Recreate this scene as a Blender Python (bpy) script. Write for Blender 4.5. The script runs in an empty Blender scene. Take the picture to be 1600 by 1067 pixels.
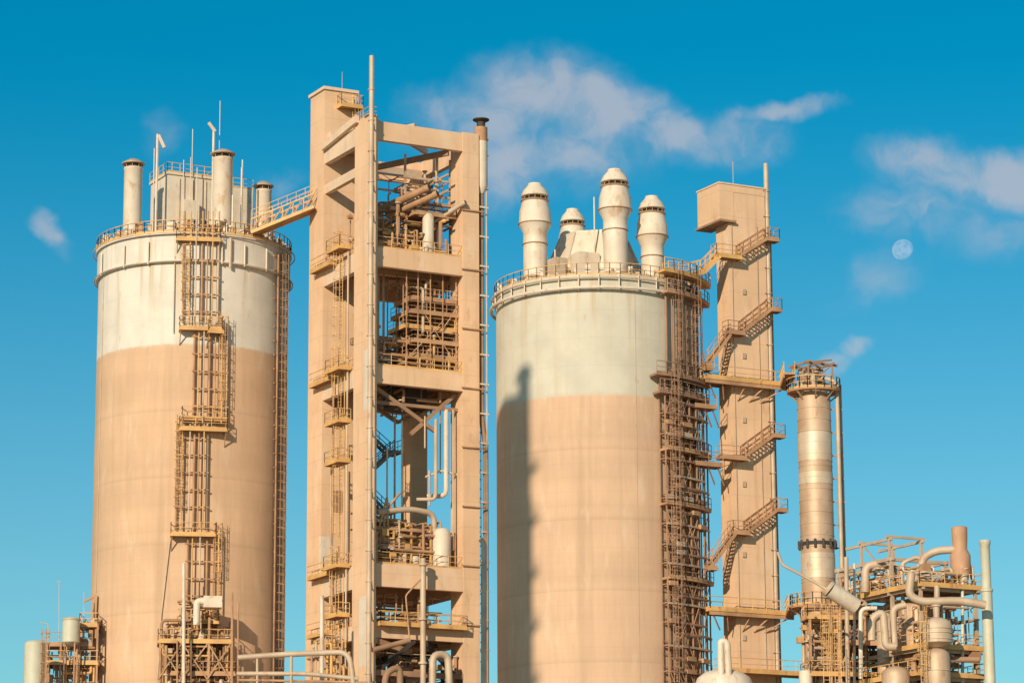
import bpy, math, random, bmesh
from mathutils import Vector, Matrix
R_=random.Random(7)
# ------------------------------------------------------------------ camera model
F=4800.0; TH=math.radians(12.3); ROLL=math.radians(0.28)
CAM=Vector((0,0,1.7))
fwd=Vector((0,math.cos(TH),math.sin(TH))); r0=Vector((1,0,0)); u0=Vector((0,-math.sin(TH),math.cos(TH)))
right=r0*math.cos(ROLL)-u0*math.sin(ROLL); up=r0*math.sin(ROLL)+u0*math.cos(ROLL)
AZ=math.radians(22); EL=math.radians(21.5)
def ray(px,py): return fwd+right*((px-800)/F)+up*((533.5-py)/F)
def P(px,py,Y):
    d=ray(px,py); return CAM+d*(Y/d.y)
def proj(v):
    w=v-CAM; d=w.dot(fwd); return 800+F*w.dot(right)/d, 533.5-F*w.dot(up)/d
def zat(x,y,py):
    lo,hi=-60.0,250.0
    for _ in range(40):
        m=(lo+hi)/2
        if proj(Vector((x,y,m)))[1]>py: lo=m
        else: hi=m
    return (lo+hi)/2
def hitcyl(px,py,cx,cy,R):
    d=ray(px,py); a=d.x**2+d.y**2; bx=-cx; by=-cy
    b=2*(d.x*bx+d.y*by); c=bx*bx+by*by-R*R
    D=b*b-4*a*c
    if D<0: D=0
    t=(-b-math.sqrt(D))/(2*a); return CAM+d*t
class Frame:
    def __init__(s,o,ang):
        s.o=Vector((o.x,o.y,0)); a=math.radians(ang)
        s.U=Vector((math.cos(a),math.sin(a),0)); s.V=Vector((-math.sin(a),math.cos(a),0)); s.a=a
    def w(s,u,v,z): return s.o+s.U*u+s.V*v+Vector((0,0,z))
    def hv(s,px,py,v=0):
        d=ray(px,py); p0=s.o+s.V*v; t=(p0-CAM).dot(s.V)/d.dot(s.V); q=CAM+d*t
        return (q-s.o).dot(s.U), q.z
    def z(s,py,u=0,v=0):
        q=s.w(u,v,0); return zat(q.x,q.y,py)
# ------------------------------------------------------------------ materials
def newmat(name):
    m=bpy.data.materials.new(name); m.use_nodes=True; nt=m.node_tree; nt.nodes.clear(); return m,nt
def N(nt,t,**k):
    n=nt.nodes.new(t)
    for a,b in k.items(): setattr(n,a,b)
    return n
def mixc(nt,fac,a,b,mode='MIX'):
    n=N(nt,'ShaderNodeMix',data_type='RGBA',blend_type=mode)
    for sock,val in ((0,fac),(6,a),(7,b)):
        if isinstance(val,bpy.types.NodeSocket): nt.links.new(val,n.inputs[sock])
        elif sock==0: n.inputs[0].default_value=val
        else: n.inputs[sock].default_value=(*val,1)
    return n.outputs[2]
def noise(nt,co,scale,detail=4,sc=(1,1,1),rough=.55,loc=(0,0,0)):
    mp=N(nt,'ShaderNodeMapping'); mp.inputs['Scale'].default_value=sc; mp.inputs['Location'].default_value=loc
    nt.links.new(co,mp.inputs[0]); n=N(nt,'ShaderNodeTexNoise'); n.inputs['Scale'].default_value=scale
    n.inputs['Detail'].default_value=detail; n.inputs['Roughness'].default_value=rough
    nt.links.new(mp.outputs[0],n.inputs['Vector']); return n.outputs['Fac']
def ramp(nt,v,a,b,o0=0,o1=1):
    n=N(nt,'ShaderNodeMapRange',interpolation_type='SMOOTHSTEP')
    n.inputs[1].default_value=a;n.inputs[2].default_value=b;n.inputs[3].default_value=o0;n.inputs[4].default_value=o1
    nt.links.new(v,n.inputs[0]); return n.outputs[0]
def liftlines(nt,co,per,amt):
    sp=N(nt,'ShaderNodeSeparateXYZ'); nt.links.new(co,sp.inputs[0])
    md=N(nt,'ShaderNodeMath',operation='MULTIPLY'); md.inputs[1].default_value=1/per; mm=N(nt,'ShaderNodeMath',operation='FRACT')
    nt.links.new(sp.outputs[2],md.inputs[0]); nt.links.new(md.outputs[0],mm.inputs[0]); return ramp(nt,mm.outputs[0],.0,.08,amt,0)
def finish(m,nt,col,rough,metal,bumpv,bs):
    b=N(nt,'ShaderNodeBsdfPrincipled'); o=N(nt,'ShaderNodeOutputMaterial')
    nt.links.new(col,b.inputs['Base Color'])
    b.inputs['Roughness'].default_value=rough; b.inputs['Metallic'].default_value=metal
    if bs:
        bp=N(nt,'ShaderNodeBump'); bp.inputs['Strength'].default_value=bs; bp.inputs['Distance'].default_value=.05
        nt.links.new(bumpv,bp.inputs['Height']); nt.links.new(bp.outputs[0],b.inputs['Normal'])
    nt.links.new(b.outputs[0],o.inputs[0]); return m
def mat(name,c1,c2,rough=.7,metal=0,scale=.6,streak=.2,rust=0,rc=(.36,.18,.08),bs=0,lines=0):
    m,nt=newmat(name); co=N(nt,'ShaderNodeTexCoord').outputs['Object']
    n1=ramp(nt,noise(nt,co,scale,5),.3,.7); col=mixc(nt,n1,c1,c2)
    st=ramp(nt,noise(nt,co,1.0,4,(1.6,1.6,.07)),.5,.78,0,streak)
    col=mixc(nt,st,col,tuple(x*.6 for x in c1))
    if lines: 
        col=mixc(nt,liftlines(nt,co,2.4,lines),col,tuple(x*.6 for x in c1))
        col=mixc(nt,ramp(nt,noise(nt,co,.8,5,(1,1,.5),.65,(9,3,1)),.56,.78,0,.55),col,(.42,.26,.155))
        col=mixc(nt,ramp(nt,noise(nt,co,.5,5,(1,1,.3),.6,(2,7,5)),.54,.74,0,.45),col,(.74,.61,.47))
    if rust:
        rn=ramp(nt,noise(nt,co,1.3,6,(1,1,.45),.65,(5,3,1)),.64-rust*.22,.78-rust*.2,0,.75)
        col=mixc(nt,rn,col,rc)
    return finish(m,nt,col,rough,metal,noise(nt,co,6,3) if bs else None,bs)
def silomat(name,upc,lo1,lo2,zj,zrim):
    m,nt=newmat(name); co=N(nt,'ShaderNodeTexCoord').outputs['Object']
    sp=N(nt,'ShaderNodeSeparateXYZ'); nt.links.new(co,sp.inputs[0]); z=sp.outputs[2]
    big=ramp(nt,noise(nt,co,.16,5,(1,1,.8)),.3,.7)
    lo=mixc(nt,big,lo1,lo2)
    band=ramp(nt,noise(nt,co,1.0,3,(.02,.02,.3)),.40,.66,0,.36)       # concrete pour lifts
    lo=mixc(nt,band,lo,tuple(x*.72 for x in lo1))
    lo=mixc(nt,liftlines(nt,co,1.28,.18),lo,tuple(x*.6 for x in lo1))
    lo=mixc(nt,liftlines(nt,co,6.4,.2),lo,tuple(x*.55 for x in lo1))
    stn=ramp(nt,noise(nt,co,1.0,5,(.9,.9,.035)),.48,.78,0,.45); lo=mixc(nt,stn,lo,tuple(x*.6 for x in lo1))
    fine=ramp(nt,noise(nt,co,1.0,6,(2.6,2.6,.22),.7,(7,7,0)),.35,.7,0,.22); lo=mixc(nt,fine,lo,tuple(x*.62 for x in lo1))
    pal=ramp(nt,noise(nt,co,.9,5,(1,1,.25),.6,(9,2,4)),.53,.73,0,.38); lo=mixc(nt,pal,lo,(.70,.56,.42))
    u=mixc(nt,ramp(nt,noise(nt,co,.35,5),.3,.7),upc,tuple(x*.87 for x in upc))
    near=ramp(nt,z,zrim-7,zrim,.35,.95)
    st=ramp(nt,noise(nt,co,1.0,5,(1.3,1.3,.06),.6,(3,3,3)),.48,.73); mu=N(nt,'ShaderNodeMath',operation='MULTIPLY'); nt.links.new(near,mu.inputs[0]); nt.links.new(st,mu.inputs[1])
    u=mixc(nt,mu.outputs[0],u,(.50,.41,.29))
    u=mixc(nt,ramp(nt,noise(nt,co,1.6,6,(1,1,.3),.65,(1,8,3)),.61,.74,0,.5),u,(.42,.30,.19))
    u=mixc(nt,liftlines(nt,co,2.56,.13),u,tuple(x*.6 for x in upc))
    zz=N(nt,'ShaderNodeMath',operation='ADD'); nn=ramp(nt,noise(nt,co,1.2,3,(1,1,.5)),0,1,-.12,.12)
    nt.links.new(z,zz.inputs[0]); nt.links.new(nn,zz.inputs[1])
    col=mixc(nt,ramp(nt,zz.outputs[0],zj-.2,zj+.2),lo,u)
    return finish(m,nt,col,.88,0,noise(nt,co,3,4),.2)
TAN=(.67,.455,.295); TAN2=(.60,.40,.255)
M={}
M['conc']=mat('weathered_tan_concrete',(.75,.51,.33),(.67,.445,.28),.88,0,.3,.42,.06,(.72,.60,.46),.15,.26)
M['concl']=mat('pale_concrete',(.73,.56,.41),(.65,.48,.34),.88,0,.4,.42,.05,bs=.1,lines=.15)
M['concw']=mat('whitewashed_concrete',(.68,.61,.51),(.62,.53,.42),.85,0,.5,.4,.22,bs=.1,lines=.12)
M['yel']=mat('yellow_painted_steel',(.72,.43,.15),(.52,.30,.12),.6,0,.5,.15,.4,(.36,.18,.08))
M['rst']=mat('rusty_steel',(.52,.31,.17),(.34,.19,.105),.78,.0,.5,.25,.3,(.24,.115,.06))
M['scf']=mat('brown_scaffold_steel',(.40,.235,.145),(.27,.155,.095),.78,.0,.4,.25,.2,(.22,.11,.06))
M['gal']=mat('dusty_galvanised_pipe',(.58,.46,.34),(.45,.335,.24),.6,.1,.5,.25,.25)
M['wht']=mat('white_painted_metal',(.70,.62,.51),(.63,.53,.42),.55,0,.7,.3,.48,(.50,.31,.18))
M['brn']=mat('brown_steel',(.38,.23,.14),(.28,.165,.10),.75,.0,.5,.12,.12)
M['drk']=mat('dark_steel',(.07,.055,.045),(.045,.04,.035),.7,.2,1.0,.1,0)
M['blu']=mat('bluish_steel',(.17,.18,.18),(.12,.13,.13),.6,.1,1.0,.1,0)
M['clad']=mat('metal_cladding',(.58,.42,.29),(.46,.31,.20),.58,.25,.5,.45,.4,(.40,.23,.12),.08)
M['cladl']=mat('bright_metal_cladding',(.68,.56,.43),(.58,.45,.32),.5,.25,.5,.4,.28,(.46,.28,.15),.08)
M['grn']=mat('pale_green_pipe',(.56,.56,.45),(.50,.48,.37),.55,0,.7,.25,.25)
M['rdc']=mat('reddish_duct',(.52,.30,.18),(.44,.25,.15),.65,.0,.8,.2,.25,(.62,.46,.33))
# ------------------------------------------------------------------ geometry collector
class Part:
    def __init__(s,m,smooth): s.v=[];s.f=[];s.m=m;s.smooth=smooth
    def add(s,vs,fs):
        b=len(s.v); s.v+= [tuple(x) for x in vs]; s.f+=[tuple(b+i for i in f) for f in fs]
    def hexa(s,b,t):
        s.add(list(b)+list(t),[(3,2,1,0),(4,5,6,7),(0,1,5,4),(1,2,6,5),(2,3,7,6),(3,0,4,7)])
    def fbox(s,F_,u0,u1,v0,v1,z0,z1):
        q=[(u0,v0),(u1,v0),(u1,v1),(u0,v1)]
        s.hexa([F_.w(a,b,z0) for a,b in q],[F_.w(a,b,z1) for a,b in q])
    def beam(s,p,q,w,h):
        p=Vector(p);q=Vector(q);d=(q-p).normalized()
        a=d.cross(Vector((0,0,1)))
        if a.length<.05: a=Vector((1,0,0))
        a.normalize(); b=a.cross(d).normalized(); a*=w/2; b*=h/2
        s.hexa([p-a-b,p+a-b,p+a+b,p-a+b],[q-a-b,q+a-b,q+a+b,q-a+b])
    def cyl(s,p,q,r,r2=None,n=12):
        p=Vector(p);q=Vector(q); r2=r if r2 is None else r2
        d=(q-p).normalized(); a=d.orthogonal().normalized(); b=d.cross(a)
        vs=[];
        for c,rr in((p,r),(q,r2)):
            for i in range(n):
                t=2*math.pi*i/n; vs.append(c+(a*math.cos(t)+b*math.sin(t))*rr)
        s.add(vs,[(i,(i+1)%n,n+(i+1)%n,n+i) for i in range(n)]+[tuple(range(n-1,-1,-1)),tuple(range(n,2*n))])
    def pipe(s,pts,r,n=8,fil=None):
        pts=[Vector(p) for p in pts]; fil=fil if fil is not None else r*3
        path=[pts[0]]
        for i in range(1,len(pts)-1):
            a,b,c=pts[i-1],pts[i],pts[i+1]; d1=(a-b);d2=(c-b)
            k=min(fil,d1.length*.48,d2.length*.48)
            if k<.03: path.append(b); continue
            A=b+d1.normalized()*k;C=b+d2.normalized()*k
            for j in range(6):
                t=j/5; path.append(A*(1-t)**2+b*2*t*(1-t)+C*t*t)
        path.append(pts[-1]); nrm=None; vs=[]
        for i,p in enumerate(path):
            if i==0: d=path[1]-path[0]
            elif i==len(path)-1: d=path[-1]-path[-2]
            else: d=(path[i+1]-path[i]).normalized()+(path[i]-path[i-1]).normalized()
            if d.length<1e-6: d=Vector((0,0,1))
            d.normalize()
            if nrm is None: nrm=d.orthogonal().normalized()
            else:
                nrm=nrm-d*nrm.dot(d)
                if nrm.length<1e-4: nrm=d.orthogonal()
                nrm.normalize()
            b=d.cross(nrm)
            for j in range(n):
                t=2*math.pi*j/n; vs.append(p+(nrm*math.cos(t)+b*math.sin(t))*r)
        k=len(path); fs=[]
        for i in range(k-1):
            for j in range(n): fs.append((i*n+j,i*n+(j+1)%n,(i+1)*n+(j+1)%n,(i+1)*n+j))
        fs+= [tuple(range(n-1,-1,-1)),tuple((k-1)*n+j for j in range(n))]
        s.add(vs,fs)
    def lathe(s,c,prof,n=32,caps=True,rot=0):
        vs=[];k=len(prof)
        for r,z in prof:
            for j in range(n):
                t=2*math.pi*j/n+rot; vs.append((c[0]+r*math.cos(t),c[1]+r*math.sin(t),z))
        fs=[(i*n+j,i*n+(j+1)%n,(i+1)*n+(j+1)%n,(i+1)*n+j) for i in range(k-1) for j in range(n)]
        if caps: fs+=[tuple(range(n-1,-1,-1)),tuple((k-1)*n+j for j in range(n))]
        s.add(vs,fs)
    def rail(s,pts,h=1.1,sp=1.4,r=.04,closed=False,toe=True):
        pts=[Vector(p) for p in pts]
        if closed: pts=pts+[pts[0]]
        acc=0
        for a,b in zip(pts[:-1],pts[1:]):
            L=(b-a).length
            if L<.02: continue
            Z=Vector((0,0,1))
            s.pipe([a+Z*h,b+Z*h],r*1.1,4); s.pipe([a+Z*h*.52,b+Z*h*.52],r*.8,4)
            if toe: s.beam(a+Z*.1,b+Z*.1,.03,.18)
            k=max(1,round(L/sp))
            if L<sp*.6:
                acc+=L
                if acc>=sp: acc=0; s.pipe([b,b+Z*h],r,4)
                continue
            for i in range(k+1):
                p=a.lerp(b,i/k); s.pipe([p,p+Z*h],r,4)
    def ladder(s,x,y,z0,z1,out,w=.5,cage=True,r=.035):
        o=Vector((out[0],out[1],0)).normalized(); t=Vector((-o.y,o.x,0)); c=Vector((x,y,0))
        for k in(-1,1): s.pipe([c+t*k*w/2+Vector((0,0,z0)),c+t*k*w/2+Vector((0,0,z1+1))],r*1.2,4)
        z=z0
        while z<z1: s.pipe([c-t*w/2+Vector((0,0,z)),c+t*w/2+Vector((0,0,z))],r*.7,4); z+=.33
        if cage:
            z=z0+2.2; 
            def cp(a): return c+o*.38+(t*math.cos(a)+o*math.sin(a))*.42
            while z<z1+1:
                pts=[c+t*w/2]+[cp(a*math.pi/6) for a in range(0,7)]+[c-t*w/2]
                s.pipe([p+Vector((0,0,z)) for p in pts],r*.9,4,.01); z+=.9
            for a in (0,45,90,135,180):
                q=cp(math.radians(a)); s.pipe([q+Vector((0,0,z0+2.2)),q+Vector((0,0,z1+1))],r*.6,4)
    def stair(s,p,q,side,w=.9):
        p=Vector(p);q=Vector(q);sd=Vector(side).normalized()*w; 
        for k in(0,1): s.beam(p+sd*k,q+sd*k,.06,.28)
        n=max(2,int(abs(q.z-p.z)/.22))
        for i in range(n):
            c=p.lerp(q,(i+.5)/n); s.beam(c,c+sd,.28,.04)
class Obj:
    def __init__(s,name,o): s.name=name;s.o=Vector(o);s.p={};ALL.append(s)
    def __call__(s,part,m='conc',smooth=None):
        k=(part,m)
        if k not in s.p: s.p[k]=Part(M[m] if isinstance(m,str) else m, smooth if smooth is not None else False)
        return s.p[k]
    def build(s):
        e=bpy.data.objects.new(s.name,None); e.location=s.o; e.empty_display_size=2
        bpy.context.collection.objects.link(e)
        for (pn,m),pt in s.p.items():
            if not pt.v: continue
            me=bpy.data.meshes.new(pn); me.from_pydata([(x-s.o.x,y-s.o.y,z-s.o.z) for x,y,z in pt.v],[],pt.f)
            me.materials.append(pt.m); me.update()
            bm=bmesh.new(); bm.from_mesh(me); bmesh.ops.recalc_face_normals(bm,faces=bm.faces); bm.to_mesh(me); bm.free()
            if pt.smooth:
                me.shade_smooth()
                try: me.set_sharp_from_angle(angle=math.radians(38))
                except Exception: pass
            ob=bpy.data.objects.new(pn,me); bpy.context.collection.objects.link(ob); ob.parent=e
ALL=[]
def vp(part,x,y,pt,pb,r,n=8):
    z1=zat(x,y,pt); z0=zat(x,y,pb) if pb is not None else 0
    part.pipe([(x,y,z0),(x,y,z1)],r,n); return z0,z1
PM=['gal','rst','wht','brn','yel']
def clutter(o,F_,u0,u1,v0,v1,z0,z1,n,seed,rmax=.22,mats=PM,machines=True):
    r=random.Random(seed)
    def rp(): return [r.uniform(u0,u1),r.uniform(v0,v1),r.uniform(z0,z1)]
    for i in range(n):
        c=rp(); pts=[F_.w(*c)]; rad=r.choice([.05,.07,.1,.14,rmax])
        ax=r.choice([2,0,2,1])
        for k in range(r.randint(1,4)):
            lim=[(u0,u1),(v0,v1),(z0,z1)][ax]; c=list(c); c[ax]=r.uniform(*lim); pts.append(F_.w(*c)); ax=r.choice([a for a in(0,1,2) if a!=ax])
        o('process_pipes',r.choice(mats),True).pipe(pts,rad,8)
        if r.random()<.5:
            q=pts[0]; o('flanges','gal',True).cyl(q-Vector((0,0,.06)),q+Vector((0,0,.06)),rad*1.8)
    if machines:
        for i in range(n//3):
            c=rp(); q=F_.w(*c); k=r.random()
            if k<.4:
                h=r.uniform(.5,1.6); rr=r.uniform(.2,.5); z=min(c[2],z0+h)
                o('small_vessels',r.choice(['wht','gal','clad']),True).lathe(q,[(.02,z-h),(rr*.7,z-h+.05),(rr,z-h+.2),(rr,z-.2),(rr*.7,z-.05),(.02,z)],14,caps=False)
            elif k<.7:
                a=r.uniform(.3,.8); o('machine_housings',r.choice(['yel','gal','rst'])).fbox(F_,c[0]-a/2,c[0]+a/2,c[1]-a/2,c[1]+a/2,c[2]-a/2,c[2]+a*.4)
            else:
                o('valve_bodies',r.choice(['rst','yel','gal']),True).cyl(q,q+F_.U*r.uniform(.3,.8),r.uniform(.12,.25))
def plat(o,F_,u0,u1,v0,v1,z,rails='fblr',m='yel',dm='rst',h=1.1):
    o('platform_decks',dm).fbox(F_,u0,u1,v0,v1,z-.1,z)
    e=o('platform_edge_channels',m)
    for a,b in(((u0,v0),(u1,v0)),((u1,v0),(u1,v1)),((u1,v1),(u0,v1)),((u0,v1),(u0,v0))):
        e.beam(F_.w(*a,z-.1),F_.w(*b,z-.1),.08,.26)
    rr=o('platform_railings',m)
    if 'f' in rails: rr.rail([F_.w(u0,v0,z),F_.w(u1,v0,z)],h)
    if 'b' in rails: rr.rail([F_.w(u0,v1,z),F_.w(u1,v1,z)],h)
    if 'l' in rails: rr.rail([F_.w(u0,v0,z),F_.w(u0,v1,z)],h)
    if 'r' in rails: rr.rail([F_.w(u1,v0,z),F_.w(u1,v1,z)],h)
ANG=28
# ================================================================== SILO 1
c1=P(303,430,296); cx1,cy1=c1.x,296.0; R1=9.35
def f1(py): return zat(cx1,cy1-R1,py)
zj1=f1(538)
S1=Obj('concrete_silo',(cx1,cy1,0))
zb,zt=f1(410),f1(362)
ms1=silomat('silo_wall_tan_with_white_top',(.70,.66,.585),TAN,TAN2,zj1,zb)
S1('wall',ms1,True).lathe((cx1,cy1),[(R1,0),(R1,zb)],128)
S1('parapet_band',ms1,True).lathe((cx1,cy1),[(R1-.1,zb),(R1+.28,zb),(R1+.28,zb+.25),(R1+.16,zb+.26),(R1+.16,zt-.3),(R1+.3,zt-.29),(R1+.3,zt)],128)
def A1(deg,R): a=math.radians(deg); return cx1+R*math.sin(a),cy1-R*math.cos(a)
def A2(deg,R): a=math.radians(deg); return cx2+R*math.sin(a),cy2-R*math.cos(a)
for d in(-62,-38,-21,22,36,52,70):
    x,y=A1(d,R1+.36); S1('parapet_brackets','wht').beam((x,y,zb-.1),(x,y,zt-.9),.12,.22)
S1('parapet_ring_pipes','gal',True).pipe([(*A1(a,R1+.42),zb+.05) for a in range(0,361,4)],.06,6,.01)
rr=S1('roof_railing','yel'); rr.rail([(*A1(a,R1+.25),zt) for a in range(0,360,6)],1.15,1.5,.045,True)
rr.pipe([(*A1(a,R1+.6),zt-.2) for a in range(0,361,5)],.06,4,.01)
for i in range(80):
    a=R_.uniform(-88,88); x,y=A1(a,R1+R_.uniform(-.6,.1)); h=R_.uniform(.3,1.3)
    S1('roof_edge_fittings',R_.choice(['rst','yel','gal','wht'])).beam((x,y,zt),(x,y,zt+h),R_.uniform(.1,.6),R_.uniform(.1,.5))
pq=P(262,310,cy1-3.5); FP=Frame(pq,ANG)
ztop=FP.z(272); S1('penthouse','concw').fbox(FP,0,5.0,0,4.6,zt-.5,ztop)
S1('penthouse','concw').fbox(FP,-.15,5.15,-.15,4.75,ztop,ztop+.2)
S1('penthouse_annex','concw').fbox(FP,5.05,9.6,1.2,5.4,zt-.5,FP.z(292,7,1.2))
S1('penthouse_annex','concw').fbox(FP,1.4,3.0,-.9,-.03,zt-.5,FP.z(312))
S1('penthouse_railing','yel').rail([FP.w(-.1,4.7,ztop+.2),FP.w(-.1,-.1,ztop+.2),FP.w(5.1,-.1,ztop+.2),FP.w(5.1,4.7,ztop+.2)],1.0,1.2,.035)
S1('penthouse_railing','yel').rail([FP.w(5.2,1.2,FP.z(292,7,1.2)),FP.w(9.6,1.2,FP.z(292,7,1.2))],1.0,1.2,.035)
for u in (1.2,2.6,4.0): S1('penthouse_conduits','gal',True).pipe([FP.w(u,-.08,zt),FP.w(u,-.08,ztop-.3)],.05,6)
def vent1(px,pt,Y,r):
    q=P(px,pt+40,Y); z=zat(q.x,Y,pt+6)
    S1('exhaust_vents','wht',True).lathe((q.x,q.y),[(r*1.12,zt-.6),(r*1.12,zt+.3),(r,zt+.32),(r,z-.75),(r*1.04,z-.7),(r*1.04,z-.55),(r*.98,z-.5)],24)
    S1('exhaust_vent_gap_shade','drk',True).lathe((q.x,q.y),[(r*.8,z-.5),(r*.8,z-.05)],20)  # dark core: shade of the open gap below the cap, as colour
    S1('exhaust_vent_caps','gal',True).lathe((q.x,q.y),[(r*1.25,z-.15),(r*1.28,z-.05),(r*.5,z+.35),(.05,z+.42)],24)
    for k in range(8):
        a=k*math.pi/4; S1('exhaust_vent_caps','rst').beam((q.x+r*.95*math.cos(a),q.y+r*.95*math.sin(a),z-.5),(q.x+r*.95*math.cos(a),q.y+r*.95*math.sin(a),z-.1),.06,.06)
vent1(208,249,cy1-6,.9); vent1(348,234,cy1-7,.98); vent1(411,284,cy1-2,.82)
for px,pt,Y,r in((245,210,cy1-5,.13),(333,200,cy1-5.5,.13),(343,158,cy1-4,.04),(300,202,cy1-2,.04),(377,262,cy1-6,.09),(240,232,cy1-5.2,.05),(307,262,cy1-3,.05),(297,246,cy1-3,.04),(363,305,cy1-7.5,.12),(378,250,cy1-3,.07),(268,255,cy1-3,.04),(286,250,cy1-3,.04)):
    q=P(px,pt+60,Y); z=zat(q.x,Y,pt); S1('roof_masts','wht',True).pipe([(q.x,Y,zt-.3),(q.x,Y,z)],r,6)
    if r==.13:
        a,b=((.1,-.1),(.7,-1.4)) if px<300 else ((.15,-.4),(-.5,.5))
        S1('roof_lamp_heads','gal').beam((q.x+a[0],Y,z+a[1]),(q.x+b[0],Y,z+b[1]),.25,.3)
def s1v(px,pyt,pyb,off,r,m='rst',n=6):
    q=hitcyl(px,(pyt+pyb)/2,cx1,cy1,R1+off); S1('riser_pipes',m,True).pipe([(q.x,q.y,zat(q.x,q.y,pyb)),(q.x,q.y,zat(q.x,q.y,pyt))],r,n)
def s1plat(pxa,pxb,py,w=1.2):
    a=hitcyl(pxa,py,cx1,cy1,R1+w);b=hitcyl(pxb,py,cx1,cy1,R1+w); Fq=Frame(a,math.degrees(math.atan2(b.y-a.y,b.x-a.x)))
    L=(Vector((b.x,b.y))-Vector((a.x,a.y))).length; z=zat(a.x,a.y,py)
    plat(S1,Fq,0,L,0,w+.1,z,'flr')
    for u in(.1,L-.1): S1('platform_struts','rst').beam(Fq.w(u,.1,z-.2),Fq.w(u,w,z-1.5),.09,.09)
secs=[(330,505,[287,297,306,316,324,332,341]),(505,662,[303,310,318,327,336,347,354]),(662,828,[276,284,296,303,310,318,323]),(828,1067,[292,299,311,322,333,340])]
for pt,pb,xs in secs:
    for i,x in enumerate(xs):
        s1v(x,pt,pb,.35+.25*(i%3),(.11 if i%3==0 else .07),['rst','yel','gal','rst','rst','yel','gal'][i%7])
    k=pt+22
    while k<pb-10:
        a=hitcyl(xs[0]-3,k,cx1,cy1,R1+.5);b=hitcyl(xs[-1]+3,k,cx1,cy1,R1+.5); b.z=a.z=zat((a.x+b.x)/2,(a.y+b.y)/2,k); S1('pipe_brackets','rst').beam(a,b,.12,.12); k+=27
for xs,pt,pb in((290,400,505),(347,505,662),(280,662,828),(338,828,930)):
    q=hitcyl(xs,(pt+pb)/2,cx1,cy1,R1+.35); S1('caged_ladders','yel').ladder(q.x,q.y,zat(q.x,q.y,pb),zat(q.x,q.y,pt),(q.x-cx1,q.y-cy1),.55)
s1plat(281,347,511); s1plat(281,355,668); s1plat(267,337,833); s1plat(276,345,372,1.0); 
s1plat(326,350,516); s1plat(285,355,652,.9)
for px in (431,438,446):
    s1v(px,395,1080,.35,.09,'rst')
q=hitcyl(436,700,cx1,cy1,R1+.3); S1('caged_ladders','rst').ladder(q.x,q.y,zat(q.x,q.y,1080),zat(q.x,q.y,400),(q.x-cx1,q.y-cy1),.6)
for k in range(400,1070,22):
    a=hitcyl(428,k,cx1,cy1,R1+.3); x,y=A1(74,R1+.5); S1('pipe_brackets','rst').beam(a,(x,y,a.z),.1,.12)
s1v(272,400,520,.2,.05,'gal'); 
S1('riser_pipes','gal',True).pipe([hitcyl(268,835,cx1,cy1,R1+.15),hitcyl(265,850,cx1,cy1,R1+.15),hitcyl(252,960,cx1,cy1,R1+.15),hitcyl(246,1060,cx1,cy1,R1+.15)],.06,6)
s1v(156,430,925,.05,.04,'gal'); s1v(360,372,418,.4,.14,'gal')
q=hitcyl(150,930,cx1,cy1,R1+.3); S1('side_bracket','rst').beam(q,q+Vector((-.2,0,-6)),.3,.3); S1('side_bracket','rst').beam(q,q+Vector((-1.2,0,-.6)),.2,.2)
# ================================================================== SILO 2
c2=P(931,450,282); cx2,cy2=c2.x,282.0; R2=9.42
def f2(py): return zat(cx2,cy2-R2,py)
zj2=f2(616); z2b,z2t=f2(447),f2(429)
S2=Obj('concrete_silo',(cx2,cy2,0))
ms2=silomat('silo_wall_tan_with_grey_top',(.59,.56,.465),(.66,.45,.30),(.60,.405,.275),zj2,z2b)
S2('wall',ms2,True).lathe((cx2,cy2),[(R2,0),(R2,z2b)],128)
S2('roof_band',ms2,True).lathe((cx2,cy2),[(R2-.1,z2b),(R2+.1,z2b),(R2+.1,z2t-.25),(R2+.25,z2t-.24),(R2+.25,z2t)],128)
S2('rim_ring_pipe','wht',True).pipe([(*A2(a,R2+.5),z2b-.2) for a in range(0,361,4)],.15,8,.01)
S2('rim_ring_pipe','gal',True).pipe([(*A2(a,R2+.42),z2t-.35) for a in range(0,361,4)],.08,8,.01)
for d in range(-88,90,11):
    x,y=A2(d,R2+.32); S2('rim_brackets','wht').beam((x,y,z2b-.4),(x,y,z2t),.1,.3)
S2('roof_railing','yel').rail([(*A2(a,R2+.15),z2t) for a in range(0,360,6)],1.1,1.5,.04,True)
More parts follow.
